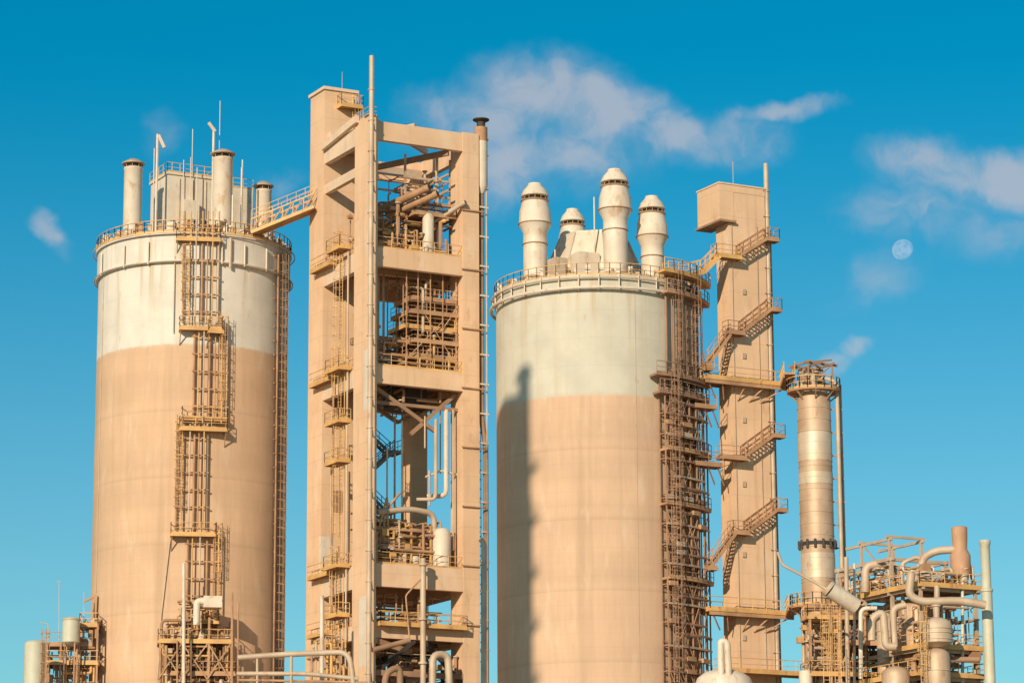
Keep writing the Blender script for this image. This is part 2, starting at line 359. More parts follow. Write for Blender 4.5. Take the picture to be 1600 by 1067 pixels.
def vent2(px,pt,Y,r):
    q=P(px,pt+60,Y); z=zat(q.x,Y,pt); c=(q.x,Y); rn=r*.74
    prof=[(rn*1.05,z2t-.5),(rn*1.05,z2t+.6),(rn*1.2,z2t+.62),(rn*1.2,z2t+.75),(rn,z2t+.78),(rn,z-6.2+.2),(rn*1.05,z-6.0),(rn,z-5.9),(rn,z-4.9),(r*1.0,z-4.1),(r*1.04,z-4.0),(r*1.0,z-3.9),(r*.97,z-2.8),(r*.8,z-1.9),(r*.86,z-1.85),(r*.86,z-1.75),(r*.78,z-1.7)]
    if z-6.2<z2t+1.0: prof=[(rn,z2t-.5),(rn,min(z-4.9,z2t+.6))]+prof[9:]
    S2('exhaust_vents','wht',True).lathe(c,prof,28)
    S2('exhaust_vent_gap_shade','drk',True).lathe(c,[(r*.6,z-1.7),(r*.6,z-1.1)],20)  # shade inside the gap under the cap, given as a dark core
    S2('exhaust_vent_caps','wht',True).lathe(c,[(r*.86,z-1.36),(r*.88,z-1.3),(r*.72,z-.75),(r*.45,z-.3),(r*.42,z-.1),(.05,z)],28)
    for k in range(12):
        a=k*math.pi/6; S2('exhaust_vent_grilles','rst').beam((c[0]+r*.74*math.cos(a),c[1]+r*.74*math.sin(a),z-1.72),(c[0]+r*.74*math.cos(a),c[1]+r*.74*math.sin(a),z-1.3),.05,.07)
    for zz in(z-1.78,z-4.0,z-5.95,z2t+.7): S2('vent_flanges','rst',True).pipe([(c[0]+(r*.88 if zz>z-3 else r*1.05 if zz>z-5 else rn*1.2 if zz<z-6 else rn*1.06)*math.cos(t*math.pi/12),c[1]+(r*.88 if zz>z-3 else r*1.05 if zz>z-5 else rn*1.2 if zz<z-6 else rn*1.06)*math.sin(t*math.pi/12),zz) for t in range(25)],.045,5,.01)
vent2(836,286,cy2-5,1.5); vent2(961,264,cy2-6.6,1.52); vent2(895,326,cy2+3,1.38); vent2(1019,306,cy2-4,1.45)
zh=zat(cx2,cy2-1,367)
S2('penthouse_hood','wht').lathe((cx2-.1,cy2+.2),[(4.8,z2t-.2),(4.8,z2t+2.3),(3.3,zh-.2),(3.3,zh),(.1,zh+.1)],8,rot=.2)
for k in range(8):
    a=.2+k*math.pi/4; ca,sa=math.cos(a),math.sin(a)
    S2('penthouse_hood_seams','gal',True).pipe([(cx2-.1+4.82*ca,cy2+.2+4.82*sa,z2t),(cx2-.1+4.82*ca,cy2+.2+4.82*sa,z2t+2.3),(cx2-.1+3.32*ca,cy2+.2+3.32*sa,zh-.2)],.07,5,.01)
FB=Frame(P(905,400,cy2-5.5),ANG)
S2('roof_plant_boxes','wht').fbox(FB,0,2.2,0,2,z2t,FB.z(392)); S2('roof_plant_boxes','wht').fbox(FB,3.8,5.6,.5,2,z2t,FB.z(398))
S2('roof_plant_boxes','gal').fbox(FB,-2.8,-1.5,-.5,1,z2t,FB.z(408))
for i in range(46):
    a=R_.uniform(-80,80); x,y=A2(a,R2-R_.uniform(.1,1.2)); h=R_.uniform(.3,1.2)
    S2('roof_edge_fittings',R_.choice(['rst','wht','gal','wht'])).beam((x,y,z2t),(x,y,z2t+h),R_.uniform(.08,.5),R_.uniform(.1,.4))
for px,pt in((929,308),(867,390),(1003,372)):
    q=P(px,380,cy2-4); S2('roof_masts','wht',True).pipe([(q.x,q.y,z2t),(q.x,q.y,zat(q.x,q.y,pt))],.07,6)
x,y=A2(math.degrees(math.asin((986-931)/158)),R2+.03); S2('lightning_conductor','gal').beam((x,y,20),(x,y,z2b),.03,.03)
ANGS=[34,39,45,51,57,64,71]
zlo=zat(*A2(50,R2+1),1085); zsc=zat(*A2(50,R2+1),600); zup=zat(*A2(50,R2+1),432)
sc=S2('access_scaffold','scf'); sc2=S2('access_scaffold','brn')
for i,a in enumerate(ANGS):
    for off in(.25,1.15):
        x,y=A2(a,R2+off); (sc if i%2 else sc2).pipe([(x,y,0),(x,y,zsc+.8)],.06 if off<1 else .08,5)
    x,y=A2(a,R2+.4)
    if a>36: sc.pipe([(x,y,zsc),(x,y,zup)],.12 if i%2 else .07,6)
    x,y=A2(a+2.5,R2+.7)
    if a>36: (sc if i%2 else S2('access_scaffold','rst')).pipe([(x,y,zlo),(x,y,zup-.5)],.06 if i%2 else .1,6)
z=zlo;k=0
rs=random.Random(3)
while z<zsc:
    full=(k%2==0)
    i0=rs.choice([0,0,1]); i1=rs.choice([4,5,6])
    if full or rs.random()<.8:
        for j in range(i0,i1):
            a,b=ANGS[j],ANGS[j+1]; p=[A2(a,R2+.2),A2(a,R2+1.25),A2(b,R2+1.25),A2(b,R2+.2)]
            if full: S2('scaffold_decks','scf').hexa([(*q,z) for q in p],[(*q,z+.09) for q in p])
            S2('scaffold_ledgers','gal' if full and k%4==0 else 'scf').beam((*p[1],z),(*p[2],z),.12,.18)
            S2('scaffold_ledgers','brn').beam((*p[0],z+.5),(*p[3],z+.5),.07,.07)
            if full and rs.random()<.85: sc.pipe([(*p[1],z+1.0),(*p[2],z+1.0)],.045,4)
            if rs.random()<.4:
                e=1 if rs.random()<.5 else -1; s_,t_=(p[1],p[2]) if e>0 else (p[2],p[1]); sc.pipe([(*s_,z),(*t_,z+2)],.05,4)
            if rs.random()<.14:
                S2('cable_boxes',rs.choice(['gal','rst','rst'])).beam((*p[1],z+.1),(*p[2],z+.1),.5,.4)
    z+=rs.choice([.75,.95,1.15]);k+=1
z=zsc
while z<zup-1:
    for j in range(2,6):
        S2('scaffold_ledgers','scf').beam((*A2(ANGS[j],R2+.55),z),(*A2(ANGS[j+1],R2+.55),z),.09,.1)
    z+=1.1
x,y=A2(44,R2+.8); S2('caged_ladders','scf').ladder(x,y,zsc,zup,(x-cx2,y-cy2),.6)
x,y=A2(60,R2+.8); S2('caged_ladders','scf').ladder(x,y,zsc,zup,(x-cx2,y-cy2),.6)
x,y=A2(38,R2+1.3); S2('caged_ladders','scf').ladder(x,y,zlo,zsc,(x-cx2,y-cy2),.6)
def arcplat(a0,a1,z,w=1.3,m='rst'):
    aa=[a0+(a1-a0)*i/8 for i in range(9)]
    for i in range(8):
        p=[A2(aa[i],R2+.2),A2(aa[i],R2+w),A2(aa[i+1],R2+w),A2(aa[i+1],R2+.2)]
        S2('rim_platforms',m).hexa([(*q,z-.2) for q in p],[(*q,z) for q in p])
    S2('rim_platform_railings',m).rail([(*A2(a,R2+w),z) for a in aa],1.1,1.2,.045)
arcplat(34,82,zup+.2,1.4,'yel'); arcplat(36,80,zup-1.7,1.3); arcplat(28,74,zsc+.5,1.6,'scf'); arcplat(30,70,zsc-1.1,1.5,'scf')
arcplat(34,72,zat(*A2(50,R2+1),705),1.5); arcplat(34,72,zat(*A2(50,R2+1),905),1.5); arcplat(33,70,zat(*A2(50,R2+1),790),1.5)
# ================================================================== FRAME TOWER
o3=P(575,500,277.5); T=Frame(o3,ANG); W=11.6; L=13.4
TW=Obj('concrete_frame_tower',T.w(0,0,0))
zTop=T.z(180); zA=T.z(384); zB=T.z(568); zC=T.z(878); zD=T.z(972); zFt=T.z(187)
cc=TW('columns','conc')
cc.fbox(T,0,.95,0,3.1,0,zTop)
cc.fbox(T,W-1.7,W,0,2.6,0,T.z(210,W,0))
cc.fbox(T,W-1.6,W,L-2.4,L,0,T.z(250,W,L)-1)
zSh=T.z(140,0,L-3.3)
TW('lift_shaft','conc').fbox(T,0,3.4,L-3.3,L,0,zSh)
TW('lift_shaft_roof','concl').fbox(T,-.18,3.58,L-3.48,L+.18,zSh,zSh+.3)
def level(z,t=1.75,slab=True,m='conc',ml='concl'):
    b=TW('floor_beams',m)
    b.fbox(T,.95,W-1.7,.05,.65,z-t,z)
    TW('left_edge_beams',ml).fbox(T,.05,.65,3.1,L-3.3,z-t,z)
    b.fbox(T,3.4,W-1.6,L-.7,L-.1,z-t,z)
    b.fbox(T,W-.65,W-.05,2.6,L-2.4,z-t,z)
    if slab: TW('floor_slabs','conc').fbox(T,.65,W-.65,.65,L-.7,z-.35,z-.02)
level(zFt,1.8,False); level(zA,1.8); level(zB,1.7); level(zC,2.1); level(zD,1.3)
TW('floor_beams','conc').fbox(T,.65,W-.65,5.2,5.7,zA-1.2,zA-.36)
for z in(zA,zB,zC,zD):
    for v in(4,7.5): TW('secondary_beams','brn').fbox(T,.66,W-.66,v,v+.35,z-1.0,z-.36)
    for u in(3.2,6.2): TW('secondary_beams','brn').fbox(T,u,u+.3,.66,L-.72,z-.75,z-.37)
tb=TW('top_steel_beams','gal')
tb.beam(T.w(1.2,1,zFt+.2),T.w(9.5,7,zFt-.2),.35,.5); tb.beam(T.w(5,.3,zFt+.1),T.w(.6,9,zFt-.1),.35,.5)
tb.beam(T.w(3.4,L-3,zFt-1.5),T.w(W-1.0,L-3,zFt-1.5),.4,.7)
TW('top_steel_beams','brn').beam(T.w(W-3,.5,zFt-2),T.w(3,8,zFt-2.6),.3,.55)
TW('top_steel_beams','concl').fbox(T,.1,.6,3.1,L-3.3,zFt-4.8,zFt-3.9)
TW('top_raking_beam','concl').beam(T.w(-.2,L-3.4,zFt-.2),T.w(-.2,2.2,zFt+.6),.4,.7)
TW('top_railing','yel').rail([T.w(.1,3,zTop),T.w(.1,.1,zTop),T.w(.9,.1,zTop)],.9)
TW('column_cap','gal').fbox(T,-.2,.6,-.2,.8,zTop,zTop+.12)
TW('repair_render','concw').fbox(T,-.012,1.4,L-3.312,L-2.9,T.z(905,0,L-3.3),T.z(838,0,L-3.3))
TW('repair_render','concw').fbox(T,-.012,.6,.012,1.6,T.z(1040),T.z(930))
TW('repair_render','concw').fbox(T,-.012,.5,-.012,.9,T.z(640),T.z(545))
for z in(zA,zB,zC,zD):
    TW('floor_railings','yel').rail([T.w(1,.15,z),T.w(W-1.7,.15,z)],1.1)
    TW('floor_railings','yel').rail([T.w(.15,3.2,z),T.w(.15,L-3.4,z)],1.1)
    TW('floor_railings','yel').rail([T.w(W-.15,2.7,z),T.w(W-.15,L-2.5,z)],1.1)
    TW('floor_railings','rst').rail([T.w(3.5,L-.3,z),T.w(W-1.7,L-.3,z)],1.1)
for z in(zA,zB,zC,zD):
    plat(TW,T,-.75,-.02,7.0,L-1.9,z-.1,'fl')
for pt,pb,vv in((372,560,5.2),(552,655,5.4),(655,870,5.0),(870,1075,5.6)):
    q=T.w(-.35,vv,0); TW('caged_ladders','yel').ladder(q.x,q.y,zat(q.x,q.y,pb),zat(q.x,q.y,pt),(-T.U.x,-T.U.y),.6)
for py in(390,578,660,722,885,962): 
    z=T.z(py,-.5,5); plat(TW,T,-1.3,-.02,3.6,6.6,z,'flb')
for i,(u,v,r,m) in enumerate(((-.25,3.9,.09,'gal'),(-.3,4.4,.06,'yel'),(-.25,7.0,.1,'rst'),(-.2,7.5,.06,'gal'),(1.2,4,.12,'rst'))):
    TW('left_side_risers',m,True).pipe([T.w(u,v,0),T.w(u,v,T.z([380,470,560,700,400][i],u,v))],r,6)
z=T.z(168,2.2,L-3.5); plat(TW,T,1.3,3.6,L-4.4,L-3.32,z,'flr')
q=T.w(3.1,L-3.6,0); TW('caged_ladders','yel').ladder(q.x,q.y,T.z(245,3,L-3.6),z+.2,(-T.V.x,-T.V.y),.55)
plat(TW,T,1.6,3.9,L-4.6,L-3.32,T.z(240,2.2,L-3.5),'flr')
TW('shaft_cabinet','wht').fbox(T,.5,1.3,L-3.7,L-3.31,T.z(222,1,L-3.5),T.z(208,1,L-3.5))
q=T.w(2.9,L-1,0); TW('antenna','gal').pipe([(q.x,q.y,zSh),(q.x,q.y,zSh+2.8)],.03,5)
for py in (470,650,800): TW('shaft_doors','brn').fbox(T,1.2,2.2,L-3.34,L-3.305,T.z(py,1.5,L-3.3),T.z(py-34,1.5,L-3.3))
q=P(578.5,560,276.3)
vp(TW('tall_vent_pipe','gal',True),q.x,q.y,88,None,.24,12)
for py in range(140,1060,48):
    z=zat(q.x,q.y,py); TW('vent_pipe_clamps','rst').beam((q.x-.32,q.y+.1,z),T.w(.5,-.01,z),.08,.1)
    TW('vent_pipe_flanges','gal',True).cyl((q.x,q.y,z-.06),(q.x,q.y,z+.06),.3)
q=T.w(W+.55,.6,0); X,Y=q.x,q.y
zz=[zat(X,Y,p) for p in(200,222,268,292,300)]
TW('flue_stack','rst',True).lathe((X,Y),[(.62,zz[1]),(.62,zz[0])],18)
TW('flue_stack','wht',True).lathe((X,Y),[(.30,zz[4]-.2),(.62,zz[3]),(.62,zz[1])],18)
zc=zat(X,Y,187); TW('flue_stack_cap','drk',True).lathe((X,Y),[(.4,zz[0]),(.42,zc-.3),(.8,zc-.1),(.8,zc),(.1,zc+.15)],18)
TW('flue_stack','brn',True).pipe([(X,Y,zz[4]),(X,Y,zat(X,Y,660)),(X+.35,Y,zat(X,Y,690)),(X+.35,Y,0)],.26,10)
for py in list(range(325,1060,46)):
    z=zat(X,Y,py); TW('stack_brackets','wht').beam(T.w(W-.6,.25,z),T.w(W+1.1,.25,z-.05),.2,.16)
    if (py//46)%2: TW('stack_brackets','rst').beam(T.w(W-1.9,-.12,z-.6),T.w(W+.6,-.12,z-.6),.12,.12)
q=T.w(W+.25,1.8,0); TW('side_ladder','rst').ladder(q.x,q.y,T.z(1070,W,2),T.z(240,W,2),(T.U.x,T.U.y),.5)
q=T.w(W+.9,.2,0); vp(TW('side_conduit','gal',True),q.x,q.y,300,None,.07,6)
for py in(215,240,292): TW('stack_brackets','rst').beam(T.w(W-.2,.4,T.z(py,W)),T.w(W+1.2,.4,T.z(py,W)),.4,.12)
clutter(TW,T,1.5,W-2,1.0,L-4,zA+.3,zA+5.6,64,11,.2,['rst','yel','gal','brn','rst'])
clutter(TW,T,1.2,6.5,1.0,8,zA+.2,zA+3.0,50,12,.14,['yel','rst','rst','yel'])
clutter(TW,T,4,W-1.8,1.0,8,zA+3,zFt-2.6,24,13,.1,['brn','rst','gal'],False)
for du,dz in((0,0),(-.9,.5)):
    a=T.w(6.9+du,-.6,T.z(305,6.9,0)+dz); b=T.w(3.6+du,3.6,T.z(330,5,0)+dz*.9+.2)
    TW('exhaust_ducts','rst',True).cyl(b,a,.34,.34,16); TW('duct_mouths','drk',True).cyl(a-(a-b).normalized()*.02,a+(a-b).normalized()*.04,.3)
a=T.w(9.9,-.5,T.z(318,9.9,0)); b=T.w(7.4,3,T.z(345,8,0)); TW('exhaust_ducts','gal',True).cyl(b,a,.24); TW('duct_mouths','drk',True).cyl(a,a+(a-b).normalized()*.03,.2)
for u in(5.2,8.6,10): TW('top_bay_frame','gal').fbox(T,u,u+.18,3.0,3.2,zA,zFt-1.9)
for py in(275,300,345):
    TW('top_bay_frame','gal').beam(T.w(1,3.1,T.z(py,5,3)),T.w(W-.6,3.1,T.z(py,5,3)),.15,.2)
    TW('top_bay_frame','gal').beam(T.w(8.6,.6,T.z(py+6,8,3)),T.w(8.6,9,T.z(py+6,8,3)),.15,.2)
plat(TW,T,5.4,W-1.8,1.2,4.2,zA+4.2,'flr','rst','brn')
q=T.w(6.9,1.4,0); zq=T.z(333,6.9,1.4); TW('separator_vessel','wht',True).lathe((q.x,q.y),[(.45,zA),(.5,zA+.4),(.55,zA+.5),(.55,zq-.4),(.35,zq-.1),(.05,zq)],20)
TW('bay_stairs','blu').stair(T.w(8.2,L-5,zA),T.w(10.8,L-5,zFt-3),T.V); TW('bay_stairs','blu').rail([T.w(8.2,L-5,zA),T.w(10.8,L-5,zFt-3)],1.0)
for k in range(6):
    z=zB+.2+k*1.38; u0_=4.4+(k%3)*.35; u1_=W-.4-(k%2)*.3
    plat(TW,T,u0_,u1_,.9+(k%2)*.3,5.0,z,'flr' if k else 'f','yel' if k%3==0 else 'rst','brn',.95)
for u in(4.4,5.6,6.9,8.2,9.6,10.9):
    for v in(.9,3,5): TW('scaffold_standards','rst' if v<2 else 'brn').pipe([T.w(u,v,zB),T.w(u,v,zA-1.6)],.06,5)
for u in(1.4,2.1,2.6,3.5): TW('bay_risers','gal',True).pipe([T.w(u,1.2+u*.8,zB),T.w(u,1.2+u*.8,zA-.4)],.09+.03*(u>2.4),8)
clutter(TW,T,1.5,W-1.9,1.2,7,zB+.2,zB+4.0,70,21,.15,['rst','brn','yel','gal'])
clutter(TW,T,4.5,W-1.9,1.0,7,zB+3,zA-2.2,50,22,.12,['rst','scf','gal'],False)
for a,b in(((4.4,.9,zB+1),(8.2,.9,zB+5)),((9.6,.95,zB+1),(6,.95,zB+6)),((8,.95,zB+4),(10.9,.95,zB+8))): TW('scaffold_braces','rst').pipe([T.w(*a),T.w(*b)],.05,4)
for a,b in(((1,1.2,zB-1.7),(7.5,1.2,zB-5.5)),((W-1.8,1.2,zB-1.7),(5,1.2,zB-6)),((1,5,zB-1.8),(5.5,5,zB-4.2)),((W-1,5,zB-1.6),(5.5,5,zB-4.2))): TW('under_floor_bracing','brn').beam(T.w(*a),T.w(*b),.32,.35)
TW('under_floor_bracing','brn').beam(T.w(.9,1.2,zB-3.3),T.w(W-1.6,1.2,zB-3.3),.25,.3)
TW('under_floor_tank','drk',True).lathe(T.w(6,4.5,0),[(2.0,zB-3.0),(2.1,zB-2.8),(2.1,zB-.5)],24)
clutter(TW,T,4,W-1.9,1.2,8,zB-3.4,zB-.8,26,31,.12,['brn','rst'],False)
za=T.z(752,1,3.5);zb_=T.z(705,4,3.5);zc_=T.z(660,1,3.5)
for p,q in(((.9,2.9,za),(4.2,2.9,zb_)),((4.2,4.0,zb_),(.9,4.0,zc_)),((.9,2.9,zc_),(3.8,2.9,zc_+2.6)),((4.2,4.0,za-2.8),(.9,4.0,za))):
    TW('zigzag_stairs','blu').stair(T.w(*p),T.w(*q),T.V,.9)
    for dv in(0,.9): TW('stair_railings','blu').rail([T.w(p[0],p[1]+dv,p[2]),T.w(q[0],q[1]+dv,q[2])],1.0,1.2,.045)
plat(TW,T,3.9,5.0,2.8,5.0,zb_,'r','blu','blu')
for u in(.9,4.9): TW('stair_posts','blu').pipe([T.w(u,2.8,zC),T.w(u,2.8,zB-2)],.08,5)
for px,pt,pb,r,m,v in((681,655,780,.17,'gal',.9),(697,640,775,.22,'wht',1.2),(708,640,860,.1,'gal',1.0),(713,635,870,.08,'blu',1.6),(671,735,790,.1,'gal',1.2),(617,650,840,.1,'gal',3),(605,700,880,.08,'wht',2),(664,650,700,.08,'gal',1),(688,640,740,.06,'rst',1.4)):
    u,z1=T.hv(px,pt,v); _,z0=T.hv(px,pb,v); pts=[T.w(u,v,z0),T.w(u,v,z1)]
    if r>.15: pts=[T.w(u-1.6,v+.8,z0),T.w(u,v,z0)]+pts[1:]
    TW('bay_risers',m,True).pipe(pts,r,8)
for pts_,r,m in((((590,800),(640,795),(678,802),(680,880)),.28,'gal'),(((665,745),(690,735),(716,742)),.1,'wht'),(((600,852),(600,800),(625,770)),.12,'rst'),(((583,860),(605,775),(607,850)),.1,'yel')):
    TW('bay_pipework',m,True).pipe([T.w(T.hv(a,b,1.3)[0],1.3,T.hv(a,b,1.3)[1]) for a,b in pts_],r,10)
u,z1=T.hv(690,824,1.0); q=T.w(u,1.0,0); TW('separator_vessel','wht',True).lathe((q.x,q.y),[(.85,zC),(.85,z1-.5),(.6,z1-.15),(.05,z1)],20)
clutter(TW,T,.9,8.2,.8,5,zC+.2,zC+4.4,110,41,.16,['yel','rst','gal','yel','rst','brn'])
clutter(TW,T,.9,5,.9,6,zC+2.2,zC+5.8,40,42,.12,['rst','gal','yel'])
clutter(TW,T,7,W-1.8,1.5,8,zC+.2,zC+3.6,36,43,.12,['rst','gal','brn'])
plat(TW,T,.95,4.6,1.4,4.2,zC+2.5,'flr','yel','rst')
for u in(1.5,3.2,5,7,9.5): TW('equipment_frame','yel').fbox(T,u,u+.15,1.1,1.25,zC,zC+3.6+.5*math.sin(u*3))
for dz in(1.9,3.4): TW('equipment_frame','rst').beam(T.w(1.5,1.15,zC+dz),T.w(9.6,1.15,zC+dz),.15,.18)
plat(TW,T,1.0,W-1.8,-.9,.0,zD-.05,'flr')
for pts_,r,m in((((661,1085),(661,872)),.27,'gal'),(((640,1000),(634,930),(661,900)),.08,'rst'),(((583,1015),(640,1000)),.25,'brn'),(((600,1085),(603,1050),(625,1040),(625,1085)),.3,'brn'),(((676,1085),(676,1022),(700,1022),(703,1085)),.35,'gal'),(((503,930),(503,1085)),.2,'wht')):
    vv=-1.2; TW('front_pipework',m,True).pipe([T.w(T.hv(a,b,vv)[0],vv,T.hv(a,b,vv)[1]) for a,b in pts_],r,10)
u,z1=T.hv(661,880,-1.2)
for dz in(0,-5,-9): TW('front_pipework','gal',True).cyl(T.w(u,-1.2,z1+dz),T.w(u,-1.2,z1+dz-.2),.42)
TW('repair_beam','rst').beam(T.w(.9,-.1,zD-1.6),T.w(5,.9,zD-2.4),.3,.5)
for a,b in(((1,.3,zD-4.5),(5,.3,zD-1.4)),((W-1.8,.3,zD-5),(6,.3,zD-1.4))): TW('lower_braces','drk').beam(T.w(*a),T.w(*b),.35,.35)
clutter(TW,T,1,W-2,.5,8,zD-8,zD-1.5,76,51,.3,['brn','gal','rst','drk'])
clutter(TW,T,1.2,W-2,1.5,8,zD+.1,zC-2.3,30,53,.15,['brn','gal','rst'])
clutter(TW,T,-2.2,0,3.2,9,zD-7,zD-.5,26,52,.12,['yel','rst','gal'])
for dz in(-3.0,-5.6): level(zD+dz-1.2,.5,False,'brn','brn')
# ================================================================== footbridge silo1 -> shaft
BR=Obj('footbridge',P(437,340,291))
a=Vector((*A1(42,R1+.2),0)); a.z=zat(a.x,a.y,366); b=T.w(-.05,L-1.5,0); b.z=zat(b.x,b.y,326)
side=Vector((-(b-a).y,(b-a).x,0)).normalized()
for k in(-.75,.75):
    p=a+side*k;q=b+side*k
    BR('truss_chords','yel').beam(p,q,.16,.3); BR('truss_chords','yel').beam(p+Vector((0,0,1.3)),q+Vector((0,0,1.3)),.12,.14)
    BR('railings','yel').rail([p+Vector((0,0,1.3)),q+Vector((0,0,1.3))],.9,1.0,.035,toe=False)
    for i in range(6):
        s=p.lerp(q,i/6);t=p.lerp(q,(i+1)/6); BR('truss_diagonals','rst').beam(s,t+Vector((0,0,1.3)),.09,.12); BR('truss_diagonals','yel').beam(s,s+Vector((0,0,1.3)),.09,.1)
BR('deck','rst').beam(a,b,1.45,.1)
# ================================================================== STAIR TOWER right
o4=P(1141,500,279); F2=Frame(o4,ANG); H=F2.z(290); ST=Obj('shadow_caster_tower',F2.w(0,0,0))
ST('shaft','conc').fbox(F2,0,4.1,0,2.2,0,H)
ST('head_house','conc').fbox(F2,-.95,4.12,-.03,3.9,H-.6,H+.1)
ST('head_house','conc').fbox(F2,-.95,.6,-.034,3.9,H-3.4,H-.6)
ST('head_house_coping','concl').fbox(F2,-1.02,4.2,-.10,4.0,H+.1,H+.24)
ST('head_house_soffit_shade','brn').fbox(F2,-1.15,.65,-.4,4.1,H-3.62,H-3.42)  # brown slab: shade under the overhang put into its colour
q=F2.w(4.45,.2,0); vp(ST('riser_pipe','gal',True),q.x,q.y,256,None,.24,10)
for py in range(300,1060,40):
    z=zat(q.x,q.y,py); ST('riser_brackets','rst').beam(F2.w(3.9,-.05,z),(q.x,q.y,z),.1,.1); ST('riser_flanges','gal',True).cyl((q.x,q.y,z),(q.x,q.y,z+.12),.32)
q=F2.w(4.9,.4,0); vp(ST('riser_pipe','rst',True),q.x,q.y,360,None,.1,8)
q=F2.w(1.4,1.2,0); ST('antenna','gal').pipe([(q.x,q.y,H),(q.x,q.y,H+2.8)],.035,5)
VF=-1.05
def flight(a,b,m='rst'):
    (ua,za_),(ub,zb2)=F2.hv(*a,VF),F2.hv(*b,VF)
    ST('stairs','rst').stair(F2.w(ua,VF,za_),F2.w(ub,VF,zb2),F2.V,.95)
    for v in(VF,VF+.95): ST('stair_railings',m).rail([F2.w(ua,v,za_),F2.w(ub,v,zb2)],1.05,1.0,.045,toe=False)
def landing(pa,pb,py,m='rst'):
    ua,z=F2.hv(pa,py,VF); ub,_=F2.hv(pb,py,VF); 
    plat(ST,F2,ua,ub,VF,-.04,z,'flr',m,'rst',1.05); return z
def wing(pa,py,pxb,m='rst'):
    ua,z=F2.hv(pa,py,VF); ub,_=F2.hv(pxb,py,VF)
    plat(ST,F2,ua,min(ub,-.01),VF,.35,z,'fbl',m,'rst',1.1)
    for i in range(3):
        u=ua+(ub-ua)*(i+.5)/3; ST('wing_braces','rst').beam(F2.w(u,VF+.2,z-.2),F2.w(min(u+1.3,-.02),0.1,z-1.7),.1,.12)
    return z
for py in(592,952): 
    ua,z=F2.hv(1150,py,VF); plat(ST,F2,-3.4,5.6,VF,-.04,z,'flr','yel','rst'); plat(ST,F2,-3.4,-.05,0,2.2,z,'bl','rst','rst')
    ST('deck_girders','rst').beam(F2.w(-3.4,VF+.1,z-.4),F2.w(5.6,VF+.1,z-.4),.15,.35)
    for u in(-3,-1.5,1,3,5): ST('wing_braces','rst').beam(F2.w(u,VF+.2,z-.5),F2.w(u*.6,-.03,z-1.8),.1,.12)
ua,z=F2.hv(1150,1048,VF); plat(ST,F2,-2.5,8,VF-1,-.04,z,'flr','yel','rst')
landing(1120,1160,397,'yel'); flight((1158,398),(1203,370)); landing(1200,1218,372)
flight((1106,572),(1142,522)); landing(1138,1165,517); flight((1162,517),(1207,482)); landing(1205,1222,482)
wing(1085,722,1130); landing(1128,1168,712); flight((1165,712),(1212,678)); landing(1210,1227,679)
flight((1113,884),(1150,833)); landing(1146,1172,830); flight((1170,830),(1217,795)); landing(1213,1231,795)
landing(1104,1116,573); landing(1111,1122,886)
wing(1085,632,1120)
for py in(460,560,660,760,870,1000):
    u,z=F2.hv(1160,py,0); ST('wall_boxes','gal').fbox(F2,u,u+.35,-.12,-.01,z,z+.5)
for px in(1150,1190): 
    u,z=F2.hv(px,700,-.08); ST('conduits','gal').pipe([F2.w(u,-.08,20),F2.w(u,-.08,H-3.6)],.035,5)
LW=Obj('footbridge',P(1090,430,277))
u,z=F2.hv(1122,399,VF+.5); pth=[P(1040,428,275.5),P(1072,431,276.5),P(1098,424,277.3),F2.w(u,VF+.5,z)]
for a,b in zip(pth[:-1],pth[1:]):
    LW('deck','rst').beam(a,b,1.0,.14); sd_=Vector((-(b-a).y,(b-a).x,0)).normalized()*.52
    for k in(-1,1):
        LW('girders','yel').beam(a+sd_*k-Vector((0,0,.15)),b+sd_*k-Vector((0,0,.15)),.1,.38); LW('railings','yel').rail([a+sd_*k,b+sd_*k],1.1,.9,.045)
# unseen tower added left of the frame to cast the shadow on the second silo
tgt=hitcyl(828,600,cx2,cy2,R2)
sd=Vector((-math.sin(AZ),-math.cos(AZ),0)); dist=106; edge=tgt+sd*dist; Hc=tgt.z+dist*math.tan(EL)
Fd=Frame(Vector((0,0,0)),ANG); perp=Vector((math.cos(AZ),-math.sin(AZ),0))
cor=[Fd.w(u,v,0).dot(perp) for u in(0,4.1) for v in(0,2.2)]
oc=Vector((edge.x,edge.y,0))-perp*max(cor)
F3=Frame(oc,ANG); SC=Obj('shadow_caster_tower',F3.w(0,0,0))
SC('shaft','conc').fbox(F3,-1.2,4.1,0,4.5,0,Hc-2.2); SC('head_house','conc').fbox(F3,3.0,4.1,0,.9,Hc-2.2,Hc+.6); SC('head_house','concl').fbox(F3,2.6,4.3,-.2,1.2,Hc-.4,Hc+.1)
for k in range(8):
    z=Hc-9-k*4.8; plat(SC,F3,-1.2,4.5,-.8,-.04,z,'flr','yel','rst'); 
q=F3.w(4.5,.3,0); SC('riser_pipe','gal',True).pipe([(q.x,q.y,0),(q.x,q.y,Hc-12)],.15,8)
# ================================================================== DISTILLATION COLUMN
Yc=276.0; qc=P(1276,800,Yc); X=qc.x
DC=Obj('distillation_column',(X,Yc,0))
z=lambda p: zat(X,Yc,p)
rc=1.53
DC('shell','clad',True).lathe((X,Yc),[(rc,0),(rc,z(850)),(rc*1.05,z(849)),(rc*1.05,z(846)),(rc,z(845)),(rc,z(625)),(rc*.7,z(608)),(.1,z(604))],40)
for p in range(640,1060,18): DC('cladding_bands','gal',True).pipe([(X+(rc+.015)*math.cos(t*math.pi/18),Yc+(rc+.015)*math.sin(t*math.pi/18),z(p)) for t in range(37)],.03,4,.01)
for a,b in((678,722),(740,758),(866,905)): DC('bright_cladding_sections','cladl',True).lathe((X,Yc),[(rc+.03,z(b)),(rc+.03,z(a))],40,caps=True)
DC('support_ring','drk',True).lathe((X,Yc),[(rc+.1,z(853)),(rc+.12,z(848))],36)
